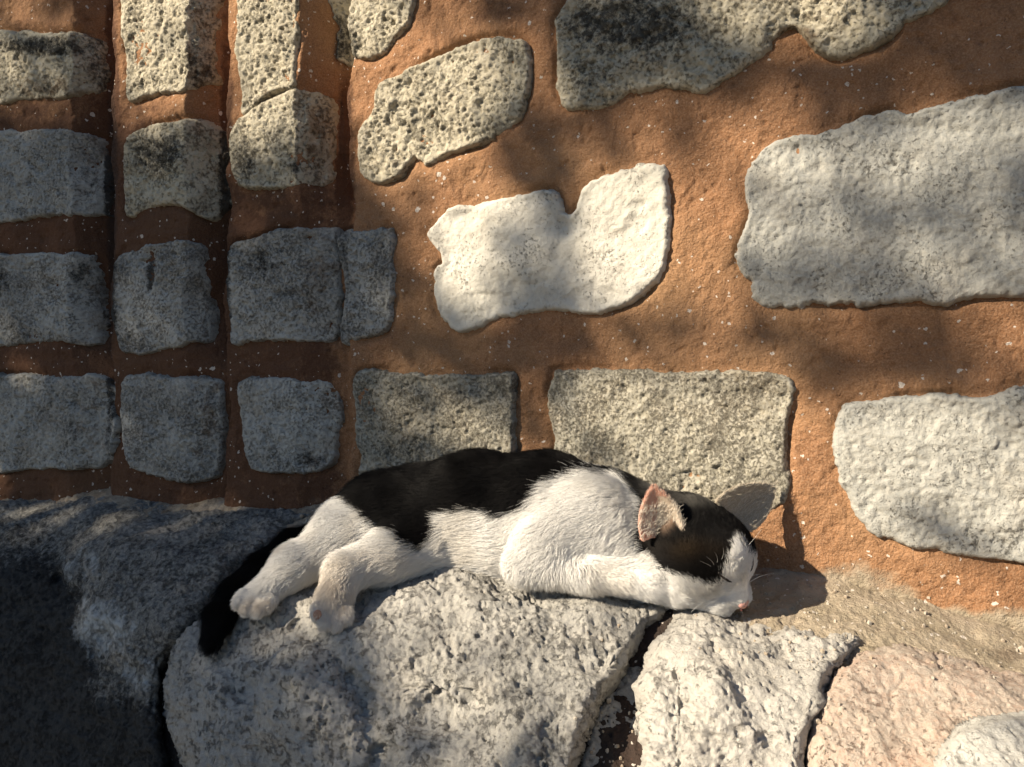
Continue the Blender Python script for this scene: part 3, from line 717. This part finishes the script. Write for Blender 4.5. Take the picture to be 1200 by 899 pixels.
def body_sd_core(p):
    d = None
    for pr in PR:
        if pr[5] in ('head', 'body'):
            s_ = sd_prim(p, pr); d = s_ if d is None else np.minimum(d, s_)
    return d

catroot = empty('sleeping_cat', 'black and white cat asleep on its side on the boulder against the wall', 'cat')
fb = NB('cat skin and undercoat'); fb.base(fb.attr('col', 'Color')); fb.b.inputs['Roughness'].default_value = .95
tri = np.concatenate([BF[:, [0, 1, 2]], BF[:, [0, 2, 3]]]); cr = np.cross(BV[tri[:, 1]]-BV[tri[:, 0]], BV[tri[:, 2]]-BV[tri[:, 0]])
vn = np.stack([sum(np.bincount(tri[:, k], cr[:, c], minlength=len(BV)) for k in range(3)) for c in range(3)], 1)
vn /= np.linalg.norm(vn, axis=1, keepdims=True)+1e-12
dr, fl, tl, ear = regions(BV)
mesh_obj('body', BV, BF, fb.m, catroot, attrs={'col': cat_colour(BV, 0, tl, ear, vn@EF0 > 0)*.92})

def add_hair(name, root, pts, rad, colr, mat):   # pts (N, K, 3)
    Nn, K, _ = pts.shape
    hc = bpy.data.hair_curves.new(name); hc.add_curves([K]*Nn)
    hc.attributes['position'].data.foreach_set('vector', np.ascontiguousarray(pts, np.float32).ravel())
    ra = hc.attributes.get('radius') or hc.attributes.new('radius', 'FLOAT', 'POINT')
    ra.data.foreach_set('value', np.ascontiguousarray(rad, np.float32).ravel())
    ca = hc.attributes.new('col', 'FLOAT_COLOR', 'CURVE')
    ca.data.foreach_set('color', np.c_[colr, np.ones(Nn)].astype(np.float32).ravel())
    hc.materials.append(mat)
    o = bpy.data.objects.new(name, hc); COL.objects.link(o); o.parent = root; return o
# sample the skin
tri = np.concatenate([BF[:, [0, 1, 2]], BF[:, [0, 2, 3]]]); A, B_, C_ = BV[tri[:, 0]], BV[tri[:, 1]], BV[tri[:, 2]]
cr = np.cross(B_-A, C_-A); ar = np.linalg.norm(cr, axis=1); fn = cr/(ar[:, None]+1e-12)
NH = 360000
cen = (A+B_+C_)/3; visw = np.where((fn*(cen-np.array([0, 0, CZ]))).sum(1) < 0, 1., .35)   # denser on the side that is seen well lit
hw = np.where(cen[:, 0] > P3(750, 0, .66)[0], 1.8, 1.)
pr_ = ar*visw*hw; ti = rng.choice(len(tri), NH, p=pr_/pr_.sum()); u1, u2 = rng.random(NH), rng.random(NH)
fl_ = u1+u2 > 1; u1[fl_] = 1-u1[fl_]; u2[fl_] = 1-u2[fl_]
p0 = A[ti]+u1[:, None]*(B_[ti]-A[ti])+u2[:, None]*(C_[ti]-A[ti])
n0 = vn[tri[ti, 0]]*(1-u1-u2)[:, None]+vn[tri[ti, 1]]*u1[:, None]+vn[tri[ti, 2]]*u2[:, None]
n0 /= np.linalg.norm(n0, axis=1, keepdims=True)
dr, fl, tl, ear = regions(p0)
jn = np.stack([fbm(p0, 55, 2, 80+k) for k in range(3)], 1)*.6+np.stack([vnoise(p0, 260, 90+k) for k in range(3)], 1)*.26+rng.normal(0, .10, (NH, 3))
dr = dr+jn
e0 = EARS[0][0]; eu = nrm(ET0-EB0)
dr[ear == 1] = eu+rng.normal(0, .25, ((ear == 1).sum(), 3)); fl[ear > 0] = .0022
dr[ear == 2] = nrm(ET1-EB1)+rng.normal(0, .25, ((ear == 2).sum(), 3))
tg = dr-n0*(dr*n0).sum(1, keepdims=True); tg /= np.linalg.norm(tg, axis=1, keepdims=True)+1e-9
ln = fl*1.35*rng.uniform(.5, 1.25, NH)
lift = np.where(ear > 0, .08, .42)+.35*rng.random(NH)**2; lift[fl < .0024] = .2
K = 4; tt = np.linspace(0, 1, K)
pts = np.stack([p0+ln[:, None]*(tg*t+n0*(lift[:, None]*t*(1-.45*t))) for t in tt], 1)
rad = np.repeat(np.array([[.00011, .00010, .00007, .00002]]), NH, 0)*rng.uniform(.7, 1.2, (NH, 1))
inn = (n0@EF0) > 0
cc = cat_colour(p0, rng.normal(0, 2.2, (NH, 2)), tl, ear, inn)
cc = cc*rng.uniform(.88, 1.06, (NH, 1))
m1 = (ear == 1) & inn & (rng.random(NH) < .3); cc[m1] = np.array([.74, .58, .47])*rng.uniform(.7, 1.1, (m1.sum(), 1))
m2 = (ear == 2) & (rng.random(NH) < .5); cc[m2] = np.array([.62, .54, .43])*rng.uniform(.6, 1.1, (m2.sum(), 1))
cc = np.clip(cc, .0015, .9)
hm = NB('cat fur'); hm.base(hm.attr('col', 'Color')); hm.b.inputs['Roughness'].default_value = .55; hm.b.inputs['Specular IOR Level'].default_value = .12
add_hair('fur', catroot, pts, rad, cc, hm.m)
# tufts of long pale hair standing inside the near ear, stray hairs over the brow
def strands(roots, dirs, ln, col, nm, seed, r=.00016, bend=(0, 0, -.3)):
    g = np.random.default_rng(seed); n = len(roots); t = np.linspace(0, 1, 6)
    d = dirs/np.linalg.norm(dirs, axis=1, keepdims=True)
    pp = np.stack([roots+ln[:, None]*(d*x+np.array(bend)*x*x*.6+(g.normal(0, .06, (n, 3)))*x) for x in t], 1)
    rd = r*np.linspace(1, .25, 6)[None]*np.ones((n, 1))
    return add_hair(nm, catroot, pp, rd, col, hm.m)
ne = 800; ip = rng.integers(0, int(len(e0)*.6), ne); rr = e0[ip]+rng.normal(0, .0006, (ne, 3))+EF0*.0022
dd = (eu*1.2+np.array([.55, -.25, .05]))[None]+rng.normal(0, .3, (ne, 3))
strands(rr, dd, rng.uniform(.005, .009, ne), np.array([.72, .64, .54])*rng.uniform(.7, 1.1, (ne, 1)), 'ear_hair', 3, .00013)

e1_ = EARS[1][0]; ip = rng.integers(0, len(e1_), 420); ef1 = nrm([.15, -.95, .25])
strands(e1_[ip]+ef1*.0018, (nrm(ET1-EB1)*1.1+np.array([-.1, -.25, .45]))[None]+rng.normal(0, .3, (420, 3)), rng.uniform(.005, .011, 420), np.array([.58, .51, .41])*rng.uniform(.5, 1.1, (420, 1)), 'ear_hair', 4, .00013)
def trace(p, d, r=0.):                        # from outside point inwards onto the skin
    p = np.array(p, float); d = nrm(d)
    for _ in range(60): p = p+d*max(body_sd(p[None])[0]*.8-r, 0)
    return p
def tube(pts, rads, sides=8):
    pts = np.array(pts); n = len(pts); V = []; Fq = []
    for i in range(n):
        t = nrm(pts[min(i+1, n-1)]-pts[max(i-1, 0)]); a = nrm(np.cross(t, [.3, .2, .9])); b_ = np.cross(t, a)
        for k in range(sides):
            an = 2*math.pi*k/sides; V.append(pts[i]+rads[i]*(math.cos(an)*a+math.sin(an)*b_))
    for i in range(n-1):
        for k in range(sides): Fq.append((i*sides+k, i*sides+(k+1) % sides, (i+1)*sides+(k+1) % sides, (i+1)*sides+k))
    return np.array(V), np.array(Fq)
M_lid = simple('dark closed eyelid skin', (.02, .014, .012), .6)
M_nose = simple('pink nose leather', (.50, .27, .23), .45, .4, .3)
M_pad = simple('pale paw pad skin', (.58, .46, .36), .6, .2, .2)
M_pad2 = simple('brown pink paw pad skin', (.34, .20, .14), .6, .2, .2)
M_whisk = simple('white whisker', (.85, .83, .78), .35, .5)
for s in (-1, 1):                             # closed eyes: a dark curved slit
    pp = []
    for t in np.linspace(-1, 1, 11):
        # inner corner is lower towards the nose
        q = HP(s*(1.55+.48*t), 3.15-.62*t, .35-.16*(1-t*t)+.10*t)
        pp.append(trace(q+HF*.02+HU*.02, -(HF+HU))+.0010*nrm(HF+HU))
    v, f = tube(pp, [.0003+.0007*(1-t*t) for t in np.linspace(-1, 1, 11)]); mesh_obj('closed_eye', v, f, M_lid, catroot)
def blob_mesh(c, ax, r, mat, name, seg=18, f=None):
    U, Vv = np.meshgrid(np.linspace(0, 2*np.pi, seg+1), np.linspace(0.001, np.pi-.001, seg//2+1)); u, v = U.ravel(), Vv.ravel()
    q = np.stack([np.cos(u)*np.sin(v), np.sin(u)*np.sin(v), np.cos(v)], 1)
    if f: q = f(q)
    return mesh_obj(name, np.array(c)+(q*np.array(r))@np.array(ax), grid_faces(np.ones(U.shape, bool)), mat, catroot)
def nosef(q):
    q = q.copy(); q[:, 0] *= .62+.38*np.clip(q[:, 2]+.35, -.4, 1); return q
blob_mesh(HP(0, 5.60, -1.10), HAX, (.0062, .0034, .0042), M_nose, 'nose', 20, nosef)
M_lip = simple('dark pink lip', (.16, .06, .05))
mid_ = [trace(HP(0, 7, u), -HF)+HF*.0004 for u in np.linspace(-1.45, -2.15, 6)]
v, f = tube(mid_, [.0006]*6); mesh_obj('mouth', v, f, M_lip, catroot)
for s in (-1, 1):
    pp = [trace(HP(s*(.05+.85*t), 7-.7*t, -2.15-.2*math.sin(2.4*t)), -HF+.1*HU-s*.15*HL)+HF*.0003 for t in np.linspace(0, 1, 9)]
    v, f = tube(pp, [.0006*(1-.7*t) for t in np.linspace(0, 1, 9)]); mesh_obj('mouth', v, f, M_lip, catroot)
    v, f = tube([HP(s*.28, 5.95, -1.28), HP(s*.42, 5.80, -1.22)], [.0007, .0005]); mesh_obj('nostril', v, f, M_lip, catroot)
pdir = nrm([-.25, -1, .1])
0 and blob_mesh(Q(391, 714, .6505), I3, (.0072, .0020, .0070), M_pad, 'paw_pad')
blob_mesh(Q(372, 721, .6462), I3, (.0034, .0025, .0042), M_pad2, 'paw_pad')
0 and blob_mesh(Q(382, 731, .6430), I3, (.0036, .0022, .0034), M_pad, 'paw_pad')
0 and blob_mesh(Q(394, 733, .6430), I3, (.0036, .0022, .0034), M_pad, 'paw_pad')
# whiskers
for s in (-1, 1):
    for i in range(7):
        root = HP(s*(1.0+.12*(i % 3)), 4.5-.25*(i//2), -1.45-.22*(i % 4))
        d = nrm(s*HL*1.0-HF*(.05+.10*i)+HU*(.62-.11*i)); L = .036-.003*i
        pp = [root+d*L*t+np.array([0, 0, -.010])*t*t+HU*.003*math.sin(3*t) for t in np.linspace(0, 1, 9)]
        v, f = tube(pp, [.00012*(1-.75*t) for t in np.linspace(0, 1, 9)], 5); mesh_obj('whisker', v, f, M_whisk, catroot)
    for i in range(4 if s < 0 else 1):        # brow hairs
        root = HP(s*(1.3+.2*i), 2.6, .9); d = nrm(HU+s*HL*(.1+.25*i)+HF*.15)
        pp = [root+d*.026*t+HL*s*.006*t*t-HF*.005*t*t for t in np.linspace(0, 1, 8)]
        v, f = tube(pp, [.00011*(1-.75*t) for t in np.linspace(0, 1, 8)], 5); mesh_obj('whisker', v, f, M_whisk, catroot)

# ------------------------------------------------------------------ the tree behind the camera that dapples the wall
# how much sun reaches each place of the wall and ledge: the crown has gaps along those sun paths
LIT = [(550,300,44,85,1),(728,265,62,88,1),(490,130,95,110,1),(310,30,62,150,1),(178,10,60,130,1),(445,60,60,100,1),(330,150,26,40,.7),
       (925,190,80,55,1),(838,275,58,105,.95),(1100,150,140,38,.7),(960,20,130,45,.85),(765,150,90,42,.45),(560,20,60,40,.45),(1060,270,220,100,.45),(1130,890,260,150,1),(1400,480,240,120,.9),(600,30,60,45,.5),(300,-100,330,90,.8),
       (810,505,165,80,.97),(985,530,90,80,.95),(1120,560,150,110,1),(1010,700,330,110,1),(1300,700,250,220,1),(850,830,340,170,1),(600,720,130,70,.95),(590,830,150,110,.75),(430,860,120,60,.42),
       (700,620,130,85,1),(610,640,70,45,.8),(820,650,110,90,1),(540,560,60,40,.35),(350,745,40,30,.7),(385,810,28,70,.8),(480,720,50,40,.5),(520,490,60,40,.35),(392,690,40,45,.55)]
def lit_at(q):
    v = np.zeros(len(q))
    for cx, cy, rx, ry, a in LIT: v = np.maximum(v, a*np.exp(-(((q[:, 0]-cx)/rx)**2+((q[:, 1]-cy)/ry)**2)**2*.7))
    return v
tree = empty('tree', 'leafy tree standing on the open side before the wall, its crown shading it', 'tree')
NL = 24000
q = np.stack([rng.uniform(-900, 1500, NL), rng.uniform(-700, 1150, NL)], 1); q[:5500, 0] = rng.uniform(-500, 430, 5500); q[:5500, 1] = rng.uniform(150, 1000, 5500)
dep = wd(np.clip(q[:, 0], -900, 1500)); by = np.interp(q[:, 0], [-900, 0, 600, 800, 1000, 1200, 1500], [560, 578, 590, 620, 666, 728, 820])
low = q[:, 1] > by; dep[low] = Db(np.clip(q[low, 0], -300, 1500), np.clip(q[low, 1], 0, 1000))
tp = P3(q[:, 0], q[:, 1], dep)
keep = rng.random(NL) < np.clip(-np.log(np.clip(lit_at(q)**1.15, .004, 1))/5.5-.012, 0, 1)
# a leaf that would darken the sunlit side of the cat instead is not there
for cd in (.64, .68, .72):
    L_ = (dep-cd)/D[1]; pc = topx(tp-D*L_[:, None])
    bad = (L_ > 0) & (((pc[:, 0]-680)/238)**2+((pc[:, 1]-628)/110)**2 < 1); dim = (L_ > 0) & (((pc[:, 0]-440)/110)**2+((pc[:, 1]-665)/60)**2 < 1); keep &= ~(dim & (rng.random(NL) < .55)); keep &= ~(bad & (rng.random(NL) < .99))
tp = tp[keep]; dist = rng.uniform(3.1, 4.3, len(tp)); lp = tp-D*dist[:, None]
lp = lp+rng.normal(0, .008, lp.shape)
n = len(lp); a = rng.normal(0, 1, (n, 3)); a /= np.linalg.norm(a, axis=1, keepdims=True)
nn_ = rng.normal(0, 1, (n, 3))+D*1.2; nn_ -= a*(nn_*a).sum(1, keepdims=True); nn_ /= np.linalg.norm(nn_, axis=1, keepdims=True)
sd_ = np.cross(nn_, a); Ls = rng.uniform(.022, .036, n)[:, None]; Ws = Ls*.33
V = np.stack([lp-a*Ls, lp-a*Ls*.3+sd_*Ws, lp+a*Ls*.3+sd_*Ws*.9, lp+a*Ls-nn_*Ls*.25, lp+a*Ls*.3-sd_*Ws*.9, lp-a*Ls*.3-sd_*Ws], 1).reshape(-1, 3)
i6 = np.arange(n)[:, None]*6
Fq = np.concatenate([i6+np.array([[0, 1, 4, 5]]), i6+np.array([[1, 2, 3, 4]])])
lb = NB('green leaf'); lb.base(lb.mix(lb.rng(lb.noise(20, 3), .3, .7), (.035, .075, .02), (.09, .13, .035))); lb.b.inputs['Roughness'].default_value = .5
mesh_obj('crown', V, Fq, lb.m, tree, False)
cen_ = lp.mean(0)
bk_ = NB('bark'); bk_.base(bk_.mix(bk_.rng(bk_.noise(30, 6), .35, .65), (.08, .06, .045), (.18, .15, .12))); bk_.bump(bk_.noise(60, 6), .01)
fork = P3(-330, 60, wd(-330))-D*3.7; base = np.array([fork[0]-.15, fork[1]-.1, 0])
tv, tf = tube([base+(fork-base)*t+np.array([.06*math.sin(4*t), 0, 0]) for t in np.linspace(-.02, 1, 9)], [.20, .15, .13, .125, .12, .115, .11, .105, .10], 14); mesh_obj('trunk', tv, tf, bk_.m, tree)
for k in range(7):
    tx, ty = [(-50, -420), (380, -330), (800, -380), (-600, -250), (20, 330), (1150, -300), (-480, 500)][k]; tip = P3(tx, ty, wd(tx))-D*(3.4+.12*k)
    mid = (fork+tip)/2+np.array([0, -.05, .22])
    tv, tf = tube([(1-t)**2*(fork-[0, 0, .12])+2*t*(1-t)*mid+t*t*tip for t in np.linspace(0, 1, 10)], list(np.linspace(.055, .008, 10)), 8); mesh_obj('limb', tv, tf, bk_.m, tree)
